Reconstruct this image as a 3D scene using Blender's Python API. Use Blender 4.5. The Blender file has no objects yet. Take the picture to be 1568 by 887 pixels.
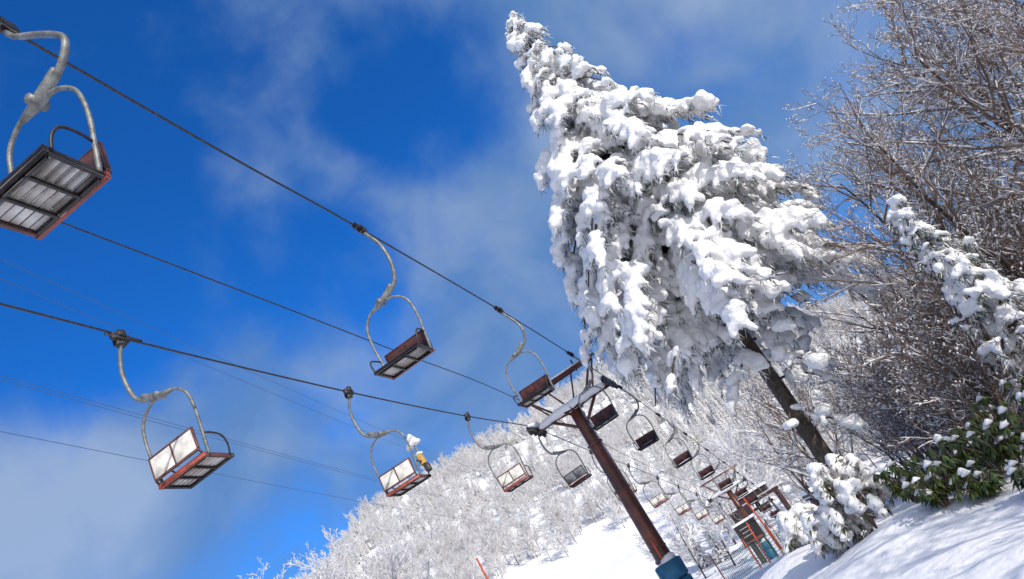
import bpy, math, random
import numpy as np
from mathutils import Vector, Matrix, noise
random.seed(7); np.random.seed(7)
scene=bpy.context.scene
COL=scene.collection

# ---------------------------------------------------------------- materials
def nt(name):
    m=bpy.data.materials.new(name); m.use_nodes=True
    return m,m.node_tree,m.node_tree.nodes["Principled BSDF"]
def mat(name,c1,c2=None,scale=8,rough=.6,metal=0,bump=0,bscale=30,spec=.5,lo=.35,hi=.65,detail=5,trans=0,bdist=.05):
    m,t,b=nt(name); n=t.nodes; l=t.links
    tc=n.new("ShaderNodeTexCoord")
    b.inputs["Roughness"].default_value=rough; b.inputs["Metallic"].default_value=metal
    b.inputs["Specular IOR Level"].default_value=spec
    if c2 is None: c2=tuple(x*.75 for x in c1)
    no=n.new("ShaderNodeTexNoise"); no.inputs["Scale"].default_value=scale; no.inputs["Detail"].default_value=detail
    l.new(tc.outputs["Object"],no.inputs["Vector"])
    r=n.new("ShaderNodeValToRGB"); r.color_ramp.elements[0].position=lo; r.color_ramp.elements[1].position=hi
    r.color_ramp.elements[0].color=(*c1,1); r.color_ramp.elements[1].color=(*c2,1)
    l.new(no.outputs["Fac"],r.inputs["Fac"]); l.new(r.outputs["Color"],b.inputs["Base Color"])
    if bump:
        n2=n.new("ShaderNodeTexNoise"); n2.inputs["Scale"].default_value=bscale; n2.inputs["Detail"].default_value=6
        l.new(tc.outputs["Object"],n2.inputs["Vector"])
        bp=n.new("ShaderNodeBump"); bp.inputs["Strength"].default_value=bump; bp.inputs["Distance"].default_value=bdist
        l.new(n2.outputs["Fac"],bp.inputs["Height"]); l.new(bp.outputs["Normal"],b.inputs["Normal"])
    if trans:
        tr=n.new("ShaderNodeBsdfTranslucent"); l.new(r.outputs["Color"],tr.inputs["Color"])
        mx=n.new("ShaderNodeMixShader"); mx.inputs[0].default_value=trans
        l.new(b.outputs[0],mx.inputs[1]); l.new(tr.outputs[0],mx.inputs[2]); l.new(mx.outputs[0],n["Material Output"].inputs[0])
    return m
M={}
M['snow']=mat("snow_ground",(.91,.91,.92),(.85,.86,.89),.6,.55,bump=.7,bscale=4,bdist=.08)
M['tsnow']=mat("branch_snow",(.93,.92,.92),(.86,.86,.875),3,.6,bump=.9,bscale=13,trans=.15)
M['frost']=mat("hoar_frost",(.95,.94,.93),(.86,.85,.85),.3,.8,trans=.35)
M['frostb']=mat("frosted_twig",(.86,.84,.83),(.66,.62,.60),.5,.8,trans=.3)
M['bark']=mat("bark",(.035,.026,.02),(.10,.075,.06),9,.9,bump=.8,bscale=25)
M['twig']=mat("twig_bark",(.13,.085,.065),(.23,.165,.13),2,.85)
M['needle']=mat("needles",(.03,.045,.03),(.10,.12,.09),4,.7)
M['leaf']=mat("rhododendron_leaf",(.03,.06,.012),(.10,.125,.03),7,.35)
M['steel']=mat("galvanised_steel",(.24,.245,.23),(.12,.12,.115),14,.5,.3,bump=.15,bscale=60)
M['dark']=mat("black_steel",(.02,.02,.022),(.05,.04,.04),20,.5,.3)
M['red']=mat("red_paint",(.36,.06,.035),(.18,.045,.03),10,.5,bump=.1)
M['maroon']=mat("maroon_panel",(.12,.038,.033),(.06,.024,.022),9,.55)
M['stn']=mat("station_paint",(.07,.022,.02),(.035,.016,.016),2,.6)
M['panel']=mat("white_panel",(.68,.67,.64),(.46,.44,.42),10,.5)
M['slat']=mat("grey_slat",(.66,.64,.61),(.36,.31,.27),5,.6)
M['rust']=mat("rust_red_paint",(.15,.045,.028),(.055,.024,.018),2.2,.32,.15,bump=.15,bscale=20)
M['blue']=mat("blue_padding",(.015,.13,.24),(.01,.08,.16),4,.6,bump=.3,bscale=6)
M['yellow']=mat("yellow_box",(.50,.28,.05),(.30,.18,.04),9,.5)
M['orange']=mat("orange_pole",(.65,.09,.03),(.5,.07,.03),9,.5)
M['net']=mat("green_net",(.03,.22,.17),(.02,.15,.12),9,.6)
M['cable']=mat("wire_rope",(.03,.03,.035),(.06,.06,.065),30,.5,.5)
M['wire']=mat("power_wire",(.05,.09,.17),(.07,.11,.19),9,.6)

# ---------------------------------------------------------------- mesh builder
class MB:
    def __init__(s): s.v=[];s.f=[];s.m=[];s.mats=[]
    def mi(s,k):
        if k not in s.mats: s.mats.append(k)
        return s.mats.index(k)
    def quad(s,pts,k):
        b=len(s.v); s.v+= [tuple(p) for p in pts]; s.f.append(tuple(range(b,b+len(pts)))); s.m.append(s.mi(k))
    def tube(s,pts,rad,k,sides=8,cap=True,up=None,flat=1.0):
        pts=[Vector(p) for p in pts]; n=len(pts)
        if not hasattr(rad,'__len__'): rad=[rad]*n
        b=len(s.v); mi=s.mi(k); last=None
        for i in range(n):
            d=(pts[min(i+1,n-1)]-pts[max(i-1,0)])
            if d.length<1e-9: d=Vector((0,0,1))
            d.normalize()
            if last is None:
                a=Vector((0,0,1)) if abs(d.z)<.9 else Vector((0,1,0))
                if up: a=Vector(up)
                x=d.cross(a).normalized()
            else:
                x=(last-d*last.dot(d)).normalized()
            last=x; y=d.cross(x)
            for j in range(sides):
                t=2*math.pi*j/sides
                s.v.append(tuple(pts[i]+x*math.cos(t)*rad[i]+y*math.sin(t)*rad[i]*flat))
        for i in range(n-1):
            for j in range(sides):
                a=b+i*sides+j; c=b+i*sides+(j+1)%sides
                s.f.append((a,c,c+sides,a+sides)); s.m.append(mi)
        if cap:
            s.f.append(tuple(b+j for j in range(sides))[::-1]); s.m.append(mi)
            s.f.append(tuple(b+(n-1)*sides+j for j in range(sides))); s.m.append(mi)
    def box(s,c,size,k,rot=None):
        c=Vector(c); hx,hy,hz=[q/2 for q in size]; b=len(s.v)
        ch=min(hx,hy,hz)*.25
        for sx in(-1,1):
            for sy in(-1,1):
                for sz in(-1,1):
                    for ax in range(3):
                        p=[sx*(hx-ch),sy*(hy-ch),sz*(hz-ch)]
                        p[ax]=[sx*hx,sy*hy,sz*hz][ax]
                        p=Vector(p)
                        if rot: p=rot@p
                        s.v.append(tuple(c+p))
        mi=s.mi(k)
        def id(sx,sy,sz,ax): return b+(((sx>0)*2+(sy>0))*2+(sz>0))*3+ax
        F=[]
        for sg in(-1,1):
            F.append([id(sg,-1,-1,0),id(sg,1,-1,0),id(sg,1,1,0),id(sg,-1,1,0)])
            F.append([id(-1,sg,-1,1),id(1,sg,-1,1),id(1,sg,1,1),id(-1,sg,1,1)])
            F.append([id(-1,-1,sg,2),id(1,-1,sg,2),id(1,1,sg,2),id(-1,1,sg,2)])
        for a in(-1,1):
            for c2 in(-1,1):
                F.append([id(-1,a,c2,1),id(1,a,c2,1),id(1,a,c2,2),id(-1,a,c2,2)])
                F.append([id(a,-1,c2,0),id(a,1,c2,0),id(a,1,c2,2),id(a,-1,c2,2)])
                F.append([id(a,c2,-1,0),id(a,c2,1,0),id(a,c2,1,1),id(a,c2,-1,1)])
        for a in(-1,1):
            for b2 in(-1,1):
                for c2 in(-1,1): F.append([id(a,b2,c2,0),id(a,b2,c2,1),id(a,b2,c2,2)])
        for f in F: s.f.append(tuple(f)); s.m.append(mi)
    def mesh(s,name,smooth=True):
        me=bpy.data.meshes.new(name); me.from_pydata(s.v,[],s.f)
        for k in s.mats: me.materials.append(M[k])
        me.polygons.foreach_set("material_index",s.m)
        me.polygons.foreach_set("use_smooth",[smooth]*len(s.f))
        me.update(); return me
def add(name,me,loc=(0,0,0),rot=(0,0,0),scale=1,parent=None):
    o=bpy.data.objects.new(name,me); COL.objects.link(o)
    o.location=loc; o.rotation_euler=rot; o.scale=(scale,)*3 if not hasattr(scale,'__len__') else scale
    if parent: o.parent=parent
    return o
def catmull(P,n=6):
    P=[Vector(p) for p in P]; out=[]
    for i in range(len(P)-1):
        p0=P[max(i-1,0)];p1=P[i];p2=P[i+1];p3=P[min(i+2,len(P)-1)]
        for j in range(n):
            t=j/n
            out.append(.5*((2*p1)+(p2-p0)*t+(2*p0-5*p1+4*p2-p3)*t*t+(3*p1-p0-3*p2+p3)*t**3))
    out.append(P[-1]); return out
lump=bpy.data.textures.new("snow_lumps","CLOUDS"); lump.noise_scale=.16; lump.noise_depth=3
def snowmods(o,voxel,disp=.05,it=2):
    rm=o.modifiers.new("r","REMESH"); rm.mode='VOXEL'; rm.voxel_size=voxel; rm.use_smooth_shade=True
    s=o.modifiers.new("s","SMOOTH"); s.iterations=it; s.factor=.5
    d=o.modifiers.new("d","DISPLACE"); d.texture=lump; d.strength=disp; d.mid_level=.5; d.texture_coords='GLOBAL'

# ---------------------------------------------------------------- terrain
HY=[-80,0,15,21,50,70,90,120,180,260,330,600]
HZ=[1,-1.65,-1.56,-1.68,-3.7,-5.3,-4,4.5,29,65,70,66]
def sm(a,b,x):
    t=min(1,max(0,(x-a)/(b-a))); return t*t*(3-2*t)
def height(x,y,fine=True):
    z=float(np.interp(y,HY,HZ))
    A=1-.62*sm(35,135,x)
    A*=1-.75*(1-sm(-132,-98,x))
    w=sm(85,130,y)
    if y>80: z=z*(1-w)+w*(-4+(z+4)*A)
    near=1-sm(45,85,y)
    if y>-30: z+=near*max(0,x-(3.5+.22*max(0,y-6)))*.16
    if fine:
        p=Vector((x*.35,y*.35,0)); d=math.hypot(x,y)
        z+=.10*noise.noise(p)+.05*noise.noise(p*2.7)
        if d<40: z+=.018*noise.noise(p*9)
        if d>60:
            k=min(1,(d-60)/120); z+=k*6*noise.noise(Vector((x*.018,y*.018,3.1)))+k*2*noise.noise(Vector((x*.06,y*.06,1)))
    z+=.36*math.exp(-((x-3.3)**2/2.0+(y-11.6)**2/1.2))
    z+=.15*math.exp(-((x-5.0)**2/1.5+(y-10.2)**2/.8))
    z+=.34*math.exp(-((x-2.2)**2/2+(y-15)**2/4))
    return z
def build_ground():
    N=360
    a=np.linspace(-1,1,N); xs=np.sign(a)*(np.abs(a)*30+ (np.abs(a)**4)*560)
    ys=np.concatenate([np.linspace(-80,0,30,endpoint=False),np.linspace(0,30,190,endpoint=False),30+ (np.linspace(0,1,170)**1.8)*570])
    v=[(x,y,height(x,y)) for y in ys for x in xs]
    nx=len(xs); f=[]
    for j in range(len(ys)-1):
        for i in range(nx-1):
            q=j*nx+i; f.append((q,q+1,q+1+nx,q+nx))
    me=bpy.data.meshes.new("snow_ground"); me.from_pydata(v,[],f); me.materials.append(M['snow'])
    me.polygons.foreach_set("use_smooth",[True]*len(f)); me.update()
    add("snow_ground",me)
build_ground()

# ---------------------------------------------------------------- lift geometry
K=.195
def axis_x(y): return -.30+K*(y-21)
def rx(y,side): return axis_x(y)+side*1.40
RZ=[(-14,6.4),(3.3,5.74),(8,5.70),(13.4,5.56),(17.3,5.34),(20.5,5.1),(21.5,5.0),(27,4.32),(32,3.75),(37,3.1),(49.5,1.45),(50.5,1.35),(58,.3),(66,-.9)]
LZ=[(-14,6.6),(5.5,5.43),(6.9,5.29),(11.5,5.08),(16.2,4.99),(20.5,5.02),(21.5,4.96),(27,4.25),(32,3.7),(37,3.05),(49.5,1.45),(50.5,1.35),(58,.3),(66,-.9)]
CZ=[(-14,8.2),(5.83,7.1),(13.9,6.58),(21,6.05),(35,3.9),(50,2.3),(66,-.2)]
def zat(T,y):
    ys=[a for a,_ in T]; return float(np.interp(y,ys,[b for _,b in T]))
def rope(name,T,side,r,k='cable',xoff=0):
    pts=catmull([(rx(y,side)+xoff,y,z) for y,z in T],8)
    mb=MB(); mb.tube(pts,r,k,6); add(name,mb.mesh(name))
rope("haul_rope",RZ,1,.015); rope("haul_rope",LZ,-1,.015); rope("signal_cable",CZ,-1,.013,xoff=0)

# chair -----------------------------------------------------------
def chair_mesh(hl,C=.2):
    mb=MB(); Z=-hl  # C = seat centre offset, Z extra drop
    mb.box((0,0,.0),(.07,.26,.09),'dark'); mb.box((-.03,0,-.06),(.09,.14,.10),'dark'); mb.box((.035,.0,.05),(.05,.10,.08),'dark')
    q=C-.2
    h=catmull([(0,0,-.06),(-.09,0,-.24),(-.17+q*.5,0,-.46),(-.19+q,0,-.66+Z*.5),(-.13+q,0,-.82+Z),(0+q,0,-.93+Z),(.12+q,0,-.985+Z)],5)
    mb.tube(h,[.024+.008*i/len(h) for i in range(len(h))],'steel',8)
    mb.tube(catmull([(C-.24,0,-.85+Z),(C-.12,0,-.945+Z),(C,0,-.995+Z),(C+.10,0,-1.02+Z),(C+.17,0,-1.035+Z)],4),[.03,.036,.042,.046,.05,.052,.052,.052,.05,.046,.042,.038,.034,.031,.028,.026,.024],'steel',8)
    mb.tube([(C,-.07,-.99+Z),(C,.07,-.99+Z)],.04,'steel',10)
    hp=[(-.345,.02,-2.0),(-.365,.01,-1.75),(-.385,0,-1.48),(-.36,0,-1.22),(-.25,0,-1.07),(-.1,0,-1.01),(.1,0,-1.01),(.25,0,-1.07),(.36,0,-1.22),(.385,0,-1.48),(.365,.01,-1.75),(.345,.02,-2.0)]
    mb.tube(catmull([(x+C,y,z+Z) for x,y,z in hp],5),.0185,'steel',8)
    z=-2.0+Z; y0,y1=-.04,.38; W=.325
    mb.box((C,y0,z),(2*W+.05,.04,.055),'red'); mb.box((C,y1,z),(2*W+.05,.04,.045),'dark')
    for x in(-W,W): mb.box((C+x,(y0+y1)/2,z),(.035,y1-y0-.042,.05),'dark' if x<0 else 'maroon')
    for x in(-W/3,W/3): mb.box((C+x,(y0+y1)/2,z-.022),(.024,y1-y0-.045,.03),'dark')
    mb.box((C,y0+.035,z-.02),(2*W-.045,.025,.03),'dark'); mb.box((C,y1-.035,z-.02),(2*W-.045,.025,.03),'dark')
    for i in range(6):
        yy=y0+.055+i*(y1-y0-.10)/5
        mb.box((C,yy,z+.012),(2*W-.045,.058,.02),'slat')
    for zz in(-1.93,-1.66): mb.box((C,-.085,zz+Z),(2*W+.02,.03,.025),'maroon')
    for x in(-W,0,W): mb.box((C+x,-.085,-1.795+Z),(.024,.03,.243),'maroon')
    for x in(-W/2,W/2):
        mb.box((C+x,-.093,-1.795+Z),(W-.028,.012,.24),'panel'); mb.box((C+x,-.078,-1.795+Z),(W-.030,.014,.238),'maroon')
    for x in(-W,W): mb.tube([(C+x,-.085,-1.94+Z),(C+x,-.03,-2.0+Z)],.014,'dark',6)
    for x in(-.362,.362):
        mb.tube(catmull([(C+x,0,-1.74+Z),(C+x*1.05,.12,-1.74+Z),(C+x*1.06,.26,-1.77+Z),(C+x*1.02,.33,-1.87+Z),(C+x*.95,.34,-1.99+Z)],5),.012,'dark',6)
    mb.tube([(C-.3,.12,z+.035),(C-.1,.14,z+.05),(C+.12,.12,z+.045),(C+.3,.13,z+.035)],[.02,.04,.04,.02],'tsnow',8,flat=.5)
    return mb.mesh("chairlift_chair")
CHL=chair_mesh(.05,.28); CHR=chair_mesh(.20,.2); CHN=chair_mesh(.04,-.12); CHF=chair_mesh(.05,.15)
DIR=math.atan(K)
for y in (-1.7,3.34,8.15,13.0,17.5,22.2,27.1,32,37,42,47,54,59):
    s=random.uniform(-.03,.03) if y>8 else 0
    add("chairlift_chair",CHN if y<4 else CHR if y<12 else CHF,(rx(y,1),y,zat(RZ,y)),(0,s,math.pi-DIR))
LC=[-3,2.0,6.9,11.5,16.4,21.4,26.4,31.4,36.4,41,46,54,59]
for y in LC:
    s=random.uniform(-.03,.03)
    o=add("chairlift_chair",CHL,(rx(y,-1),y,zat(LZ,y)),(0,s,-DIR+random.uniform(-.06,.06)))
mb=MB(); mb.tube([(0,0,0),(.01,0,.3),(0,0,.58)],.018,'steel',6); mb.box((.0,.0,.22),(.11,.10,.20),'yellow'); mb.box((.03,.0,.04),(.10,.11,.14),'dark')
mb.tube([(-.07,0,.32),(0,.0,.345),(.07,0,.32)],[.03,.05,.03],'tsnow',8,flat=.7)
mb.tube([(-.14,0,.50),(-.05,.03,.56),(.06,0,.57),(.13,.0,.53)],[.06,.11,.10,.04],'tsnow',9,flat=.7)
mb.tube([(0,0,.58),(0,.02,.66),(.0,0,.74)],[.09,.08,.02],'tsnow',8)
add("warning_lamp_box",mb.mesh("warning_lamp_box"),(rx(11.5,-1)+.66,11.62,zat(LZ,11.5)-2.0),(0,-.05,0))

# pylons ------------------------------------------------------------
def pylon(y,ztop,zbase,r,det=True):
    mb=MB(); a=-DIR
    H=ztop
    pts=[(0,0,zbase-.6),(0,0,zbase+1),(0,0,H-1.6),(0,0,H-.12)]
    mb.tube(pts,[r*1.12,r*1.1,r*.86,r*.82],'rust',20)
    for zz in (zbase+1.6,(zbase+H)/2+.3,H-1.3): mb.tube([(0,0,zz-.03),(0,0,zz+.03)],r*1.12,'rust',20)
    mb.box((0,0,H-.06),(.55,.5,.10),'rust')
    for s in(-1,1):
        mb.tube([(0,0,H-.02),(s*.6,0,H+.02),(s*1.35,0,H-.02)],[.13,.10,.08],'rust',8)
        mb.tube(catmull([(s*.02,-.10,H+.03),(s*.35,-.12,H+.07),(s*.8,-.10,H+.06),(s*1.25,-.08,H+.03)],4),[.19,.19,.185,.17,.15,.16,.15,.13,.12,.13,.11,.10,.05],'tsnow',10,flat=.9)
        x=s*1.40
        mb.box((x-s*.07,0,H+.0),(.05,1.5,.12),'dark')
        for i,yy in enumerate((-.62,-.22,.22,.62)):
            mb.tube([(x-.035,yy,H+.0),(x+.035,yy,H+.0)],.15,'dark',16)
            mb.tube([(x-.06,yy,H+.0),(x+.06,yy,H+.0)],.06,'steel',10)
        mb.tube([(x-s*.1,-.8,H+.1),(x-s*.1,0,H+.2),(x-s*.1,.8,H+.1)],[.05,.09,.03],'tsnow',8)
        mb.tube([(s*.55,0,H+.08),(s*1.28,0,H+1.05)],.04,'rust',6)
        mb.tube([(s*.75,.28,H+.1),(s*1.28,.28,H+1.05)],.03,'rust',6)
        mb.tube([(s*1.28,-.02,H+1.05),(s*1.28,.34,H+1.05)],.03,'rust',6)
        mb.tube([(s*.12,0,H+.1),(s*.55,0,H+1.03)],.028,'rust',6)
        mb.tube([(0,0,H-.75),(s*.8,0,H-.05)],.05,'rust',8)
    mb.box((0,0,H+1.05),(2.9,.09,.09),'rust'); mb.box((0,.30,H+1.05),(2.6,.07,.07),'rust')
    mb.tube([(-1.2,0,H+1.11),(-.4,0,H+1.13),(.3,0,H+1.12),(1.1,0,H+1.11)],[.02,.045,.04,.02],'tsnow',6)
    mb.tube([(.72,.02,H+.9),(.72,.02,H+1.3)],.03,'rust',6)
    for s in(-1,1): mb.tube([(s*.16,r+.12,zbase+1.9),(s*.16,r+.05,H-.2)],.012,'rust',5)
    z=zbase+2
    while z<H-.3:
        mb.tube([(-.16,r+.11,z),(.16,r+.11,z)],.009,'rust',4); z+=.3
    R=r+.17
    for q in range(3):
        mb.tube([(0,0,zbase-.4+q*.53),(0,0,zbase-.36+q*.53),(0,0,zbase+.08+q*.53),(0,0,zbase+.12+q*.53)],[R*.9,R*1.03,R*1.03,R*.88],'blue',14)
    mb.tube([(.02,0,zbase+1.18),(.05,-.02,zbase+1.24),(.0,0,zbase+1.28)],[R*.85,R*.7,r],'tsnow',12)
    mb.tube([(0,-r-.03,zbase+1.3),(0,-r-.03,zbase+1.9)],.03,'orange',6)
    add("lift_pylon",mb.mesh("lift_pylon"),(axis_x(y),y,0),(0,0,a))
pylon(21,4.86,height(axis_x(21),21)+.25,.23)
pylon(50,1.28,height(axis_x(50),50),.22)

# lift station ---------------------------------------------------------
def station():
    y=66; x=axis_x(y); g=height(x,y); mb=MB()
    for s in(-1,1):
        for yy in(-2.5,0,3.5):
            mb.box((s*2.1,yy,(g-1)/2-.0),(.25,.25,-(g)+.2),'stn')
        mb.box((s*2.1,.5,-.45),(.28,6.6,.3),'stn')
        for yy in(-2.5,0): mb.tube([(s*2.1,yy,g+.8),(s*2.1,yy+2.5,-.6)],.07,'stn',6)
    for yy in(-2.5,0,3.5): mb.box((0,yy,-.25),(4.6,.22,.26),'stn')
    mb.tube([(0,1.2,-1.0),(0,1.2,-.8)],1.4,'dark',28); mb.tube([(0,1.2,-1.3),(0,1.2,.2)],.2,'dark',10)
    mb.box((0,1.4,.25),(3.0,4.2,.5),'stn'); mb.box((0,1.4,.6),(3.3,4.5,.22),'snow')
    mb.box((-1.2,-2.6,-.6),(1.6,.12,.5),'dark')
    add("lift_station",mb.mesh("lift_station",False),(x,y,0),(0,0,-DIR))
    mb=MB(); 
    mb.box((0,0,1.2),(2.4,2.2,2.4),'stn'); mb.box((0,0,2.55),(2.9,2.8,.16),'dark'); mb.box((0,0,2.78),(2.8,2.7,.3),'snow')
    for xx in(-.6,.6): mb.box((xx,-1.12,1.45),(.9,.05,.9),'dark'); mb.box((xx,-1.13,.98),(1.0,.08,.06),'maroon')
    mb.box((-1.22,0,1.1),(.05,.8,2.0),'dark')
    for dx,dy in((4.0,-7),(5.2,-1)):
        add("operator_cabin",mb.mesh("operator_cabin",False),(x+dx,y+dy,height(x+dx,y+dy)),(0,0,-DIR+.2))
station()

# red poles, sign, net ----------------------------------------------------
def pole(x,y,h,lean=0,name="bamboo_marker_pole"):
    mb=MB(); g=height(x,y); mb.tube([(0,0,-.3),(lean*.5,0,h*.5),(lean,0,h)],[.034,.032,.028],'orange',7)
    for q in(.3,.6,.85): mb.tube([(lean*q,0,h*q-.012),(lean*q,0,h*q+.012)],.038,'orange',7)
    add(name,mb.mesh(name),(x,y,g))
pole(3.35,27,2.3,-.15); pole(3.0,30,1.7,.1); pole(4.6,41,1.8,0); pole(5.8,46,1.7,.1); pole(-4.95,21,4.25,-.1)
mb=MB(); 
for s in(-.5,.5): mb.tube([(s,0,-.3),(s,0,2.3)],.035,'dark',8)
mb.box((0,0,1.7),(1.2,.05,1.1),'dark'); 
for q in range(3): mb.box((-.1,-.035,2.0-q*.2),(.6-.12*(q%2),.015,.025),'panel')
mb.box((0,-.035,1.3),(1.0,.014,.09),'red'); mb.box((0,0,2.3),(1.3,.14,.12),'snow')
add("slope_information_sign",mb.mesh("slope_information_sign",False),(3.9,39,height(3.9,39)-.1),(0,0,-.05))
def net(pts,h=1.0):
    mb=MB()
    for i in range(len(pts)-1):
        a=Vector((*pts[i],height(*pts[i]))); b=Vector((*pts[i+1],height(*pts[i+1])))
        mb.tube([a+Vector((0,0,-.2)),a+Vector((0,0,h+.15))],.02,'orange',6)
        L=(b-a).length; n=int(L/.14)
        for j in range(n+1):
            p=a.lerp(b,j/n); sag=.12*math.sin(math.pi*j/n)
            mb.tube([p+Vector((0,0,.05)),p+Vector((0,0,h-sag))],.007,'net',3,cap=False)
        for q in range(9):
            mb.tube([a.lerp(b,t)+Vector((0,0,.05+(h-.05-.12*math.sin(math.pi*t))*q/8)) for t in(0,.25,.5,.75,1)],.012 if q in(0,8) else .008,'net',3,cap=False)
    add("safety_net",mb.mesh("safety_net"))
net([(.9,23),(2.2,25.5),(3.3,27.5),(4.4,31),(5.2,35.5)],1.0)

# power wires ----------------------------------------------------------
for i,(x,z,dx) in enumerate([(-8.6,12.2,0),(-8.9,12.0,.0),(-9.7,10.2,0),(-9.5,9.9,.0),(-9.9,9.0,0)]):
    mb=MB(); pts=[]
    for q in range(31):
        y=-25+q*5; t=((y-30)/60); pts.append((x-.004*(y),y,z-1.0+1.2*t*t - .01*y))
    mb.tube(pts,.007,'wire',5); add("power_line",mb.mesh("power_line"))

# ---------------------------------------------------------------- snowy conifer
ph=(1+5**.5)/2
IV=np.array([(-1,ph,0),(1,ph,0),(-1,-ph,0),(1,-ph,0),(0,-1,ph),(0,1,ph),(0,-1,-ph),(0,1,-ph),(ph,0,-1),(ph,0,1),(-ph,0,-1),(-ph,0,1)],float)
IV/=np.linalg.norm(IV[0])
IF=np.array([(0,11,5),(0,5,1),(0,1,7),(0,7,10),(0,10,11),(1,5,9),(5,11,4),(11,10,2),(10,7,6),(7,1,8),(3,9,4),(3,4,2),(3,2,6),(3,6,8),(3,8,9),(4,9,5),(2,4,11),(6,2,10),(8,6,7),(9,8,1)])
def spheres_mesh(name,S,mk):
    S=np.array(S); n=len(S)
    v=(IV[None]*1.12*S[:,None,3:4]*np.array([1,1,.85])+S[:,None,:3]).reshape(-1,3)
    f=(IF[None]+12*np.arange(n)[:,None,None]).reshape(-1,3)
    me=bpy.data.meshes.new(name); me.vertices.add(len(v)); me.vertices.foreach_set("co",v.ravel())
    me.loops.add(f.size); me.loops.foreach_set("vertex_index",f.ravel())
    me.polygons.add(len(f)); me.polygons.foreach_set("loop_start",np.arange(0,f.size,3)); me.polygons.foreach_set("loop_total",np.full(len(f),3))
    me.materials.append(M[mk]); me.update(calc_edges=True); return me
def conifer(name,base,top,prof,zlo,n,seed,voxel=.055,fl=1.0,fr=1.0,extra=(),trunk=.19,droop=.42,fan=1.0):
    R=random.Random(seed); base=Vector(base); top=Vector(top); S=[]; nb=MB(); H=top.z-base.z
    def ax(z): 
        t=(z-base.z)/H; p=base.lerp(top,t); p.x+=.10*math.sin(t*5); return p
    nb.tube([ax(base.z-.4+ (H+.2)*i/14) for i in range(15)],[trunk*(1-.93*i/14)+.008 for i in range(15)],'bark',10)
    jobs=[]
    for i in range(n):
        t=(i+R.random()*.8)/n; t=t**.75
        z=top.z-.15-(top.z-zlo)*t
        a=i*2.39996+R.uniform(-.5,.5)
        rad=prof(z)*R.choice((.6,.78,.92,1,1.05,1.15))
        dr=droop*R.uniform(.7,1.35)
        za=min(top.z-.1,z+rad*(dr*1.6-.15)*.85)
        jobs.append((za,a,rad,1.0,dr))
    for e in extra: jobs.append((*e,.42))
    for z,a,rad,dens,dr in jobs:
        if rad<.08: continue
        d=Vector((math.cos(a),math.sin(a),0)); side=Vector((-d.y,d.x,0)); o=ax(z)
        rise=R.uniform(.08,.24); bend=R.uniform(-.3,.3)
        pt=lambda s:o+d*(rad*s*(1-.04*s*s))+side*(bend*rad*s*s)+Vector((0,0,rad*(rise*s-dr*1.6*s*s*(.7+.3*s))))
        m=max(4,int(rad/.13))
        bt=[pt(j/m) for j in range(m+1)]
        nb.tube([p-Vector((0,0,.05)) for p in bt],[.045*(rad/3+.2)*(1-.8*j/m)+.006 for j in range(m+1)],'bark',5)
        ns=R.random()*50; sz=min(1,.55+rad/4.2)
        sp=.26; k=max(2,int(rad*1.0/sp))
        for j in range(k+1):
            s=.26+.74*j/k
            gap=noise.noise(Vector((ns,s*rad*1.6,a)))
            hv=R.random()<.62 and gap>-.15
            if hv and rad>.5:
                c=pt(s); r=(.13+.10*R.random())*fr*sz
                for q in range(4):
                    S.append((c.x+R.uniform(-.12,.12),c.y+R.uniform(-.12,.12),c.z+.05+R.uniform(-.03,.05),r*R.uniform(.65,1.1)))
            for sg in((-1,1,R.uniform(-.4,.4)) if j<k else (-.55,0,.55)):
                if R.random()>dens*.95: continue
                if gap<-.38: continue
                L=(.20+.24*rad**.75)*(1.25-.6*s)*R.uniform(.65,1.35)*fl*(fan if abs(sg)>.45 else .75)
                fd=(d*R.uniform(.1,.75)+side*sg*R.uniform(.7,1.1)+Vector((0,0,-R.uniform(.15,.75)))).normalized()
                p=pt(s); m2=max(3,int(L/.085)); r0=R.uniform(.075,.14)*fr*sz*(1.25 if hv else .85)
                bare=R.random()<.09; cut=R.uniform(.75,1.0)
                for q in range(1,m2+1):
                    fd=(fd+Vector((0,0,-.15))).normalized(); p=p+fd*(L/m2)
                    tt=q/m2
                    if not bare and tt<=cut:
                        rr=r0*(1.05-.4*tt**2)*R.uniform(.8,1.2)
                        S.append((p.x+R.uniform(-.02,.02),p.y+R.uniform(-.02,.02),p.z+.02,rr))
                        if R.random()<.35:
                            S.append((p.x+R.uniform(-.11,.11),p.y+R.uniform(-.11,.11),p.z-R.uniform(0,.08),rr*.55))
                    for w in range(3):
                        bd=(fd*R.uniform(.2,1)+Vector((R.uniform(-.8,.8),R.uniform(-.8,.8),-R.uniform(.2,1.0)))).normalized()
                        b0=p+Vector((R.uniform(-.04,.04),R.uniform(-.04,.04),-.05)); l2=R.uniform(.12,.26)*fl
                        x=bd.cross(Vector((R.random()-.5,R.random()-.5,R.random()-.5))).normalized()*.012
                        nb.quad([b0-x,b0+x,b0+bd*l2],'needle' if R.random()<.5 else 'frost')
    for i in range(8):
        p=ax(top.z-.9+.9*i/7); S.append((*p,.10-.008*i))
    e=bpy.data.objects.new(name,None); COL.objects.link(e)
    add("trunk_and_needles",nb.mesh(name+"_wood",False),parent=e)
    o=add("snow_load",spheres_mesh(name+"_snow",S,'tsnow'),parent=e)
    snowmods(o,voxel,.09)
    return e
PZ=[3.0,4.0,5,6,7.3,8.6,9.9,11.2,12.4,13.6,14.6,15.4]; PR=[2.8,3.05,3.15,3.1,2.85,2.4,1.8,1.25,.88,.64,.42,.12]
def prof(z): return float(np.interp(z,PZ,PR))
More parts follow.
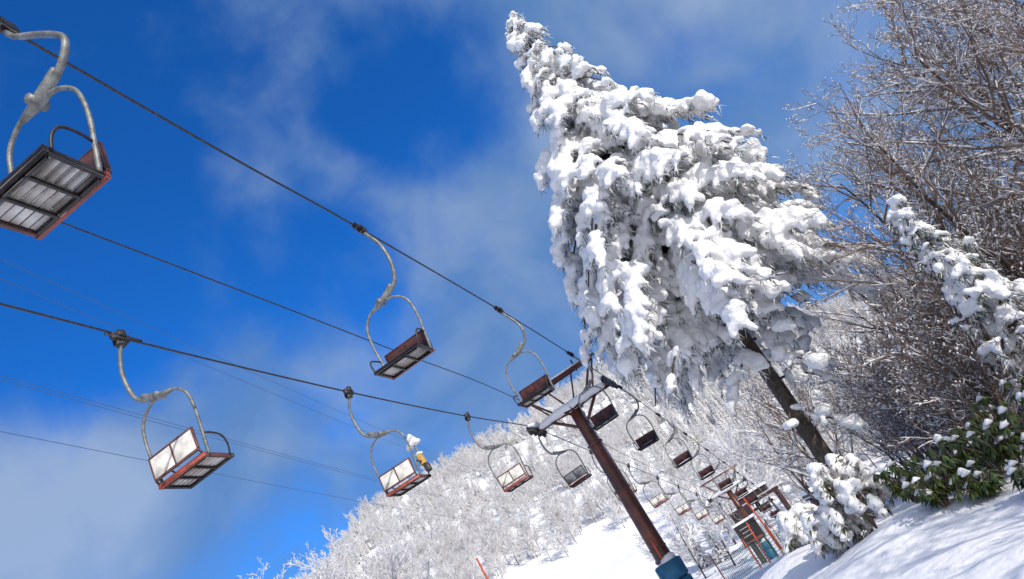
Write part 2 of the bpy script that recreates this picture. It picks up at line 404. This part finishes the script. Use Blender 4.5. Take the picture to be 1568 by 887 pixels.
ex=[(3.6,3.4,1.6,.5),(3.0,.4,2.0,.55),(2.3,5.0,1.5,.6),(1.9,.1,1.3,.6),(1.2,4.3,1.2,.5),(2.6,4.0,1.6,.6),(.8,5.6,1.0,.55),(3.3,5.2,1.5,.5)]
conifer("snowy_fir_tree",(3.85,16.5,-1.6),(4.5,16.5,15.5),prof,3.1,310,3,voxel=.048,extra=ex,trunk=.21)
def smallfir(x,y,h,rmax,seed,n=34,name="snowy_fir_sapling"):
    g=height(x,y); tz=g+h
    conifer(name,(x,y,g),(x+.15,y,tz),lambda z:rmax*min(1,.12+(tz-z)/h*1.1),g+.9,n,seed,voxel=.035,fl=.75,fr=.72,trunk=.05,droop=.75)
smallfir(6.5,12.0,4.4,.8,11,44)
def shrub(x,y,h,r,seed,name="snow_covered_shrub"):
    R=random.Random(seed); g=height(x,y); S=[]; nb=MB()
    for i in range(20):
        a=R.uniform(0,6.28); L=r*R.uniform(.5,1.1); hh=h*R.uniform(.55,1.05)
        P=catmull([(0,0,0),(math.cos(a)*L*.3,math.sin(a)*L*.3,hh*.75),(math.cos(a)*L*.75,math.sin(a)*L*.75,hh*.92),(math.cos(a)*L*1.05,math.sin(a)*L*1.05,hh*R.uniform(.25,.6))],6)
        nb.tube(P,[.018*(1-.7*q/len(P)) for q in range(len(P))],'twig',4)
        for q in range(7,len(P)):
            rr=R.uniform(.05,.11)
            if R.random()<.8: S.append((x+P[q].x,y+P[q].y,g+P[q].z+.03,rr))
            if R.random()<.5:
                w=Vector((R.uniform(-.12,.12),R.uniform(-.12,.12),R.uniform(-.14,.0)))
                S.append((x+P[q].x+w.x,y+P[q].y+w.y,g+P[q].z+w.z,rr*.8))
            for w in range(7):
                b0=P[q]+Vector((0,0,-.03)); bd=Vector((R.uniform(-1,1),R.uniform(-1,1),R.uniform(-1.2,.3))).normalized()*R.uniform(.14,.28)
                xx=bd.cross(Vector((.3,.2,1))).normalized()*.018
                nb.quad([b0,b0+bd*.5+xx,b0+bd,b0+bd*.5-xx],R.choice(('needle','leaf','frostb','twig')))
    e=bpy.data.objects.new(name,None); COL.objects.link(e)
    add("stems",nb.mesh(name+"_stems",False),(x,y,g),parent=e)
    o=add("snow_load",spheres_mesh(name+"_snow",S,'tsnow'),parent=e)
    snowmods(o,.028,.05)
shrub(2.95,12.4,1.35,.48,1); shrub(2.45,12.7,.7,.42,2); shrub(2.5,15.5,.7,.5,5)

# rhododendron -----------------------------------------------------------
def rhodo(x,y,h,r,seed):
    R=random.Random(seed); g=height(x,y); mb=MB()
    for i in range(20):
        a=R.uniform(0,6.28); L=r*R.uniform(.2,1); hh=h*R.uniform(.45,1)
        tip=Vector((math.cos(a)*L,math.sin(a)*L,hh))
        P=catmull([(0,0,-.1),(tip.x*.4,tip.y*.4,hh*.5),tip],4); mb.tube(P,.011,'twig',4)
        for rep in range(2):
            c=P[-1-rep*3]
            for q in range(R.randint(6,9)):
                b=q*6.283/8+R.uniform(-.3,.3); dn=R.uniform(.4,1.8)
                d=Vector((math.cos(b),math.sin(b),-dn)).normalized(); l=R.uniform(.13,.22)
                sd=d.cross(Vector((0,0,1))).normalized()*R.uniform(.022,.034); up=Vector((0,0,.014))
                mb.quad([c,c+d*l*.45+sd,c+d*l,c+d*l*.45+up*1.2],'leaf'); mb.quad([c,c+d*l*.45+up*1.2,c+d*l,c+d*l*.45-sd],'leaf')
            if R.random()<.2: mb.tube([c+Vector((-.07,0,.02)),c+Vector((0,.01,.045)),c+Vector((.06,.02,.02))],[.02,.05+.03*R.random(),.02],'tsnow',7,flat=.7)
    add("rhododendron_bush",mb.mesh("rhododendron_bush",True),(x,y,g))
for i,(x,y,h,r) in enumerate([(3.55,10.9,.55,.35),(3.95,10.4,.5,.35),(4.15,9.6,.35,.25),(4.1,11.3,.75,.45),(4.6,10.7,.7,.45),(5.1,10.6,.75,.5),(5.7,10.8,.8,.5),(4.7,11.6,.85,.5),(6.2,11.6,.9,.5),(3.6,12.0,.7,.4),(4.3,12.6,.8,.5),(5.4,12.2,1.0,.6)]): rhodo(x,y,h,r,20+i)

# ---------------------------------------------------------------- bare trees
def bare_proto(name,H,seed,levels=4,r0=.09,snow=.6,bm='twig',nb=(13,6,5,4),spread=1.0,lowstart=.2,thick=1.0,sides=4,frost='tsnow',stems=1):
    R=random.Random(seed); mb=MB()
    def seg(P,r,lv):
        mb.tube(P,[max(.004*thick,r*(1-.75*i/(len(P)-1))) for i in range(len(P))],bm if lv>0 else 'bark',5 if lv==0 else (4 if lv==1 else 3),cap=False)
        if lv>=1:
            for i in range(len(P)-1):
                d=(P[i+1]-P[i]); 
                if abs(d.normalized().z)<.82 and R.random()<snow*(1.3 if lv<3 else .6):
                    rr=max(.004,r*(1-.75*i/(len(P)-1)))
                    w=(rr*1.0+R.uniform(.003,.012))*thick
                    off=Vector((0,0,rr*.7+w*.5))
                    mb.tube([P[i]+off,P[i].lerp(P[i+1],.5)+off*1.15,P[i+1]+off],[w*.5,w,w*.45],frost,4,cap=False)
    def grow(p,d,L,r,lv):
        n=[7,6,4,3,2][lv]; P=[p]; q=p.copy(); dd=d.copy()
        for i in range(n):
            up=.05 if lv<2 else .03
            dd=(dd+Vector((R.uniform(-1,1),R.uniform(-1,1),R.uniform(-.7,.9)))*[.10,.17,.22,.28,.3][lv]+Vector((0,0,up))).normalized()
            q=q+dd*(L/n); P.append(q.copy())
        seg(P,r,lv)
        if lv>=levels: 
            if R.random()<.5*snow:
                t=P[-1]; mb.tube([t+Vector((0,0,-.012)),t+Vector((.004,0,.008)),t+Vector((0,0,.025))],[.006*thick,.016*thick,.004],frost,4,cap=False)
            return
        for j in range(nb[lv]):
            t=(lowstart if lv==0 else .18)+(1-(lowstart if lv==0 else .18))*(j+R.random())/nb[lv]
            i=min(n-1,int(t*n)); b=P[i].lerp(P[i+1],t*n-i)
            ax=(P[i+1]-P[i]).normalized(); pr=ax.cross(Vector((R.uniform(-1,1),R.uniform(-1,1),R.uniform(-1,1)))).normalized()
            ang=R.uniform(.55,1.15)*spread if lv==0 else R.uniform(.4,1.0)
            nd=(ax*math.cos(ang)+pr*math.sin(ang)); nd.z+=.12; nd.normalize()
            LL=L*([.55,.5,.5,.55][lv])*R.uniform(.65,1.15)*(1.15-.55*t)
            grow(b,nd,LL,r*(.5 if lv==0 else .5)*(1.1-.5*t),lv+1)
    for s in range(stems):
        a=R.uniform(0,6.28); k=0 if stems==1 else R.uniform(.15,.6)
        grow(Vector((k*.3*math.cos(a),k*.3*math.sin(a),-.2)),Vector((k*math.cos(a),k*math.sin(a),1)).normalized(),H*R.uniform(.8,1),r0,0)
    return mb.mesh(name,False)
BT=[bare_proto("bare_tree",7.5,s,nb=(14,6,6,4),snow=.55) for s in(1,2,3)]
Rg=random.Random(5)
spots=[(8.3,13.6,.86),(7.9,14.8,.8),(10.2,12.6,.97),(12.4,12.0,1.05),(11.4,15.5,1.05),(9.4,17.5,.95),(14.8,14.5,1.15),(13.4,18,1.15),(10.0,22,.9),(14.5,23,1.1),(18,17,1.2),(12.8,9.8,1.0),(9.4,10.9,.66),(13.2,15.0,1.1),
 (9.8,5.0,.9),(8.6,1.8,.85),(11.5,3.2,1.0),(7.6,-1.5,.8)]
for i,(x,y,s) in enumerate(spots):
    add("bare_tree",BT[i%3],(x,y,height(x,y)-.1),(Rg.uniform(-.08,.08),Rg.uniform(-.12,.04),Rg.uniform(0,6.28)),s)

# instancer ---------------------------------------------------------------
def instancer(name,proto,pts,child):
    v=[];f=[]
    for (x,y,z,s,a) in pts:
        b=len(v); h=s/2
        for q in range(4):
            t=a+math.pi/4+q*math.pi/2; v.append((x+math.cos(t)*h*1.414,y+math.sin(t)*h*1.414,z))
        f.append((b,b+1,b+2,b+3))
    me=bpy.data.meshes.new(name); me.from_pydata(v,[],f); me.update()
    o=add(name,me); o.instance_type='FACES'; o.use_instance_faces_scale=True; o.show_instancer_for_render=False; o.show_instancer_for_viewport=False
    c=add(child,proto,parent=o); return o
TH=[bare_proto("thicket_proto",2.6,s,levels=3,r0=.024,nb=(9,5,4,3),snow=.3,stems=4,lowstart=.15) for s in(31,32,33)]
for ti in range(3):
    pts=[]
    for i in range(68):
        y=Rg.uniform(12.5,36); az=Rg.uniform(.40,1.15) if y<20 else Rg.uniform(.33,.9)
        x=az*y
        if (x-6.5)**2+(y-12)**2<1.3: continue
        pts.append((x,y,height(x,y)-.1,Rg.uniform(.8,1.4),Rg.uniform(0,6.28)))
    instancer("snowy_thicket",TH[ti],pts,"thicket_shrub")
FP=[bare_proto("frosted_tree_proto",8,s,levels=3,r0=.10,nb=(14,7,5,3),snow=.95,frost='frost',bm='frostb',thick=3.4) for s in(41,42,43)]
FN=[bare_proto("rime_tree_proto",8,s,levels=4,r0=.07,nb=(14,7,5,4),snow=.9,frost='frost',bm='frostb',thick=1.6) for s in(46,47)]
FB=[bare_proto("mid_tree_proto",8,s,levels=3,r0=.10,nb=(13,6,5,3),snow=.6,frost='frost',bm='twig',thick=1.9) for s in(51,52)]
for ti in range(2):
    pts=[]
    for i in range(100):
        y=Rg.uniform(28,95); az=Rg.uniform(.19,.8); x=az*y
        if x<axis_x(y)+4.5+ (y>50)*3: continue
        if az<.34 and Rg.random()<.55: continue
        pts.append((x,y,height(x,y)-.2,Rg.uniform(.6,1.0),Rg.uniform(0,6.28)))
    instancer("mixed_woodland",FB[ti],pts,"woodland_tree")
def frost_conifer(name,H,seed):
    R=random.Random(seed); mb=MB(); mb.tube([(0,0,-.3),(0,0,H)],[.15,.02],'bark',5)
    for i in range(80):
        t=i/80; z=H*(1-t*.88); rad=.15+H*.22*t*R.uniform(.75,1.15); a=i*2.4
        d=Vector((math.cos(a),math.sin(a),0)); s=Vector((-d.y,d.x,0))
        for q in range(5):
            u0=R.uniform(.2,.7); o=Vector((0,0,z))+d*rad*u0+Vector((0,0,-rad*.4*u0)); dr=(d*R.uniform(.3,1)+s*R.uniform(-.9,.9)+Vector((0,0,-R.uniform(.2,.8)))).normalized()
            mb.tube([o,o+dr*rad*.25+Vector((0,0,.05)),o+dr*rad*.55],[.10,.13,.02],'frost' if R.random()<.85 else 'frostb',4,cap=False)
    return mb.mesh(name,False)
CF=[frost_conifer("frosted_conifer_proto",7,s) for s in(61,62)]
def forest_ok(x,y):
    z=height(x,y,False); az=x/y; el=z/y
    if -.27<az<.02 and el<.062+.012*math.sin(az*60): return False
    if az>.02 and y<85 and x<axis_x(y)+6: return False
    return True
protos=FP+CF
allp=[[] for _ in protos]
for i in range(7000):
    y=Rg.uniform(80,285); x=Rg.uniform(-135,170)
    if abs(x)>y*.75 or not forest_ok(x,y): continue
    nz=noise.noise(Vector((x*.02,y*.02,9)))+.25*Rg.uniform(-1,1)
    if nz>.16 or (x<-55 and y>150 and Rg.random()<.6): k=3+(i%2)
    else: k=i%3
    allp[k].append((x,y,height(x,y)-.3,Rg.uniform(.45,.88),Rg.uniform(0,6.28)))
for k,p in enumerate(protos):
    instancer("frosted_forest",p,allp[k],"frosted_tree")
for (x,y,s) in [(-15.2,30,1.2),(-13.4,31,1.2),(-11.9,32,1.13),(-16.9,31,1.15),(-14.2,34,1.25),(-12.6,35,1.2)]:
    add("rime_covered_tree",FN[int(y)%2],(x,y,height(x,y)-.3),(0,0,x),s)
for (x,y,s,k) in [(9.0,74,1.1,1),(4.8,80,1.2,0),(1.6,84,1.1,2),(11.5,82,1.4,2),(-1,90,1.0,1),(7.0,92,1.5,1),(13.5,90,1.6,0),(17,86,1.6,1)]:
    add("rime_covered_tree",FP[k],(x,y,height(x,y)-.3),(0,0,x),s)
mb=MB()
for i in range(14):
    x=-1.75+Rg.uniform(-.35,.35);y=10.5+Rg.uniform(-.3,.3); a=Rg.uniform(-.25,.25); h=Rg.uniform(.9,2.1)
    P=catmull([(x,y,-1.8),(x+a*.3,y,-1.7+h*.6),(x+a,y,-1.7+h)],4); mb.tube(P,.005,'twig',3)
    for q in range(3):
        b=P[-1-q]; mb.tube([b,b+Vector((Rg.uniform(-.12,.12),0,Rg.uniform(.03,.15)))],.003,'twig',3)
add("dry_weed_stalks",mb.mesh("dry_weed_stalks"))

# ---------------------------------------------------------------- light + sky
S=Vector((.50,-.62,.56)).normalized()
sun=bpy.data.lights.new("sun","SUN"); sun.energy=4.0; sun.angle=math.radians(.5); sun.color=(1,.95,.87)
so=bpy.data.objects.new("sun",sun); COL.objects.link(so); so.rotation_euler=S.to_track_quat('Z','Y').to_euler()
w=bpy.data.worlds.new("World"); scene.world=w; w.use_nodes=True; t=w.node_tree; n=t.nodes; l=t.links
bg=n["Background"]; bg.inputs["Strength"].default_value=.1
sky=n.new("ShaderNodeTexSky"); sky.sky_type='NISHITA'; sky.sun_disc=False
sky.sun_elevation=math.asin(S.z); sky.sun_rotation=math.atan2(S.x,S.y); sky.altitude=1200; sky.air_density=1.0; sky.dust_density=.3; sky.ozone_density=3
def vm(op,a,b):
    x=n.new("ShaderNodeVectorMath"); x.operation=op
    for i,q in enumerate((a,b)):
        if q is None: continue
        if isinstance(q,tuple): x.inputs[i].default_value=q
        else: l.new(q,x.inputs[i])
    return x
def ma(op,a,b,clamp=False):
    x=n.new("ShaderNodeMath"); x.operation=op; x.use_clamp=clamp
    for i,q in enumerate((a,b)):
        if isinstance(q,(int,float)): x.inputs[i].default_value=q
        else: l.new(q,x.inputs[i])
    return x.outputs[0]
tint=vm('MULTIPLY',sky.outputs[0],(.16,1.02,2.1)).outputs[0]
tc=n.new("ShaderNodeTexCoord"); dirn=vm('NORMALIZE',tc.outputs["Generated"],None).outputs[0]
def nz(scale,detail,dist,off,rough=.55,st=(1,1,1)):
    x=n.new("ShaderNodeTexNoise"); x.inputs["Scale"].default_value=scale; x.inputs["Detail"].default_value=detail; x.inputs["Distortion"].default_value=dist; x.inputs["Roughness"].default_value=rough
    v=vm('MULTIPLY',dirn,st); l.new(vm('ADD',v.outputs[0],off).outputs[0],x.inputs["Vector"]); return x.outputs["Fac"]
def blob(d,a,wt):
    dp=vm('DOT_PRODUCT',dirn,tuple(Vector(d).normalized())).outputs["Value"]
    mr=n.new("ShaderNodeMapRange"); mr.interpolation_type='SMOOTHSTEP'
    mr.inputs["From Min"].default_value=math.cos(math.radians(a)); mr.inputs["From Max"].default_value=1
    mr.inputs["To Min"].default_value=0; mr.inputs["To Max"].default_value=wt; l.new(dp,mr.inputs["Value"])
    return mr.outputs[0]
n1=nz(3.4,7,.35,(3.1,.4,1.7),.52)
n2=nz(9,6,.3,(8,2,5),.55)
f=ma('ADD',ma('MULTIPLY',ma('SUBTRACT',n1,.5),3.4),ma('MULTIPLY',ma('SUBTRACT',n2,.5),1.7))
blobs=[((-.32,.565,.76),24,-.85),((.053,.748,.662),10,-.9),((-.418,.697,.582),15,-.8),((-.22,.80,.55),9,-.75),((-.03,.70,.71),9,-.35),((-.283,.724,.629),7,.85),((-.103,.646,.756),12,.6),
 ((-.588,.719,.372),15,.8),((.422,.788,.447),36,.9),((-.126,.891,.437),20,.4),((-.543,.647,.536),10,-.6),((-.62,.72,.30),25,.4),((.1,.5,.86),16,.4)]
for d,a,wt in blobs: f=ma('ADD',f,blob(d,a,wt))
mr=n.new("ShaderNodeMapRange"); mr.interpolation_type='SMOOTHSTEP'
mr.inputs["From Min"].default_value=-.75; mr.inputs["From Max"].default_value=1.0; mr.inputs["To Max"].default_value=.88; l.new(f,mr.inputs["Value"])
def mixv(fac,a,b):
    x=n.new("ShaderNodeMix"); x.data_type='VECTOR'; l.new(fac,x.inputs[0])
    ins=[i for i in x.inputs if i.enabled and i.type=='VECTOR' and i.name in("A","B")]
    for s,q in zip(ins,(a,b)):
        if isinstance(q,tuple): s.default_value=q
        else: l.new(q,s)
    return [o for o in x.outputs if o.enabled and o.type=='VECTOR'][0]
n3=nz(5,6,.4,(1,7,3),.5)
mr2=n.new("ShaderNodeMapRange"); mr2.inputs["From Min"].default_value=.44; mr2.inputs["From Max"].default_value=.80; l.new(n3,mr2.inputs["Value"])
br=ma('ADD',ma('ADD',mr2.outputs[0],blob((-.283,.724,.629),8,.4)),blob((-.60,.70,.36),10,.8),True)
cl=mixv(br,(1.3,2.6,5.2),(3.5,4.6,6.4))
base=mixv(mr.outputs[0],tint,cl)
# bright white cloud added to unseen sunward sky behind the viewer, for neutral fill
rear_fill=mixv(blob((.15,-.95,.30),85,.9),base,(8.2,8.0,7.8))
l.new(rear_fill,bg.inputs["Color"])

# ---------------------------------------------------------------- camera
th=math.radians(24); ro=math.radians(31.5)
F=Vector((0,math.cos(th),math.sin(th))); U0=Vector((0,-math.sin(th),math.cos(th))); R0=Vector((1,0,0))
ix=math.cos(ro)*R0-math.sin(ro)*U0; iy=math.sin(ro)*R0+math.cos(ro)*U0
m=Matrix((ix,iy,-F)).transposed().to_4x4()
cam=bpy.data.cameras.new("camera"); cam.lens=24; cam.sensor_width=36; cam.clip_start=.05; cam.clip_end=2000
co=bpy.data.objects.new("camera",cam); COL.objects.link(co); co.matrix_world=m; scene.camera=co
scene.view_settings.view_transform='Standard'; scene.view_settings.look='None'; scene.view_settings.exposure=0
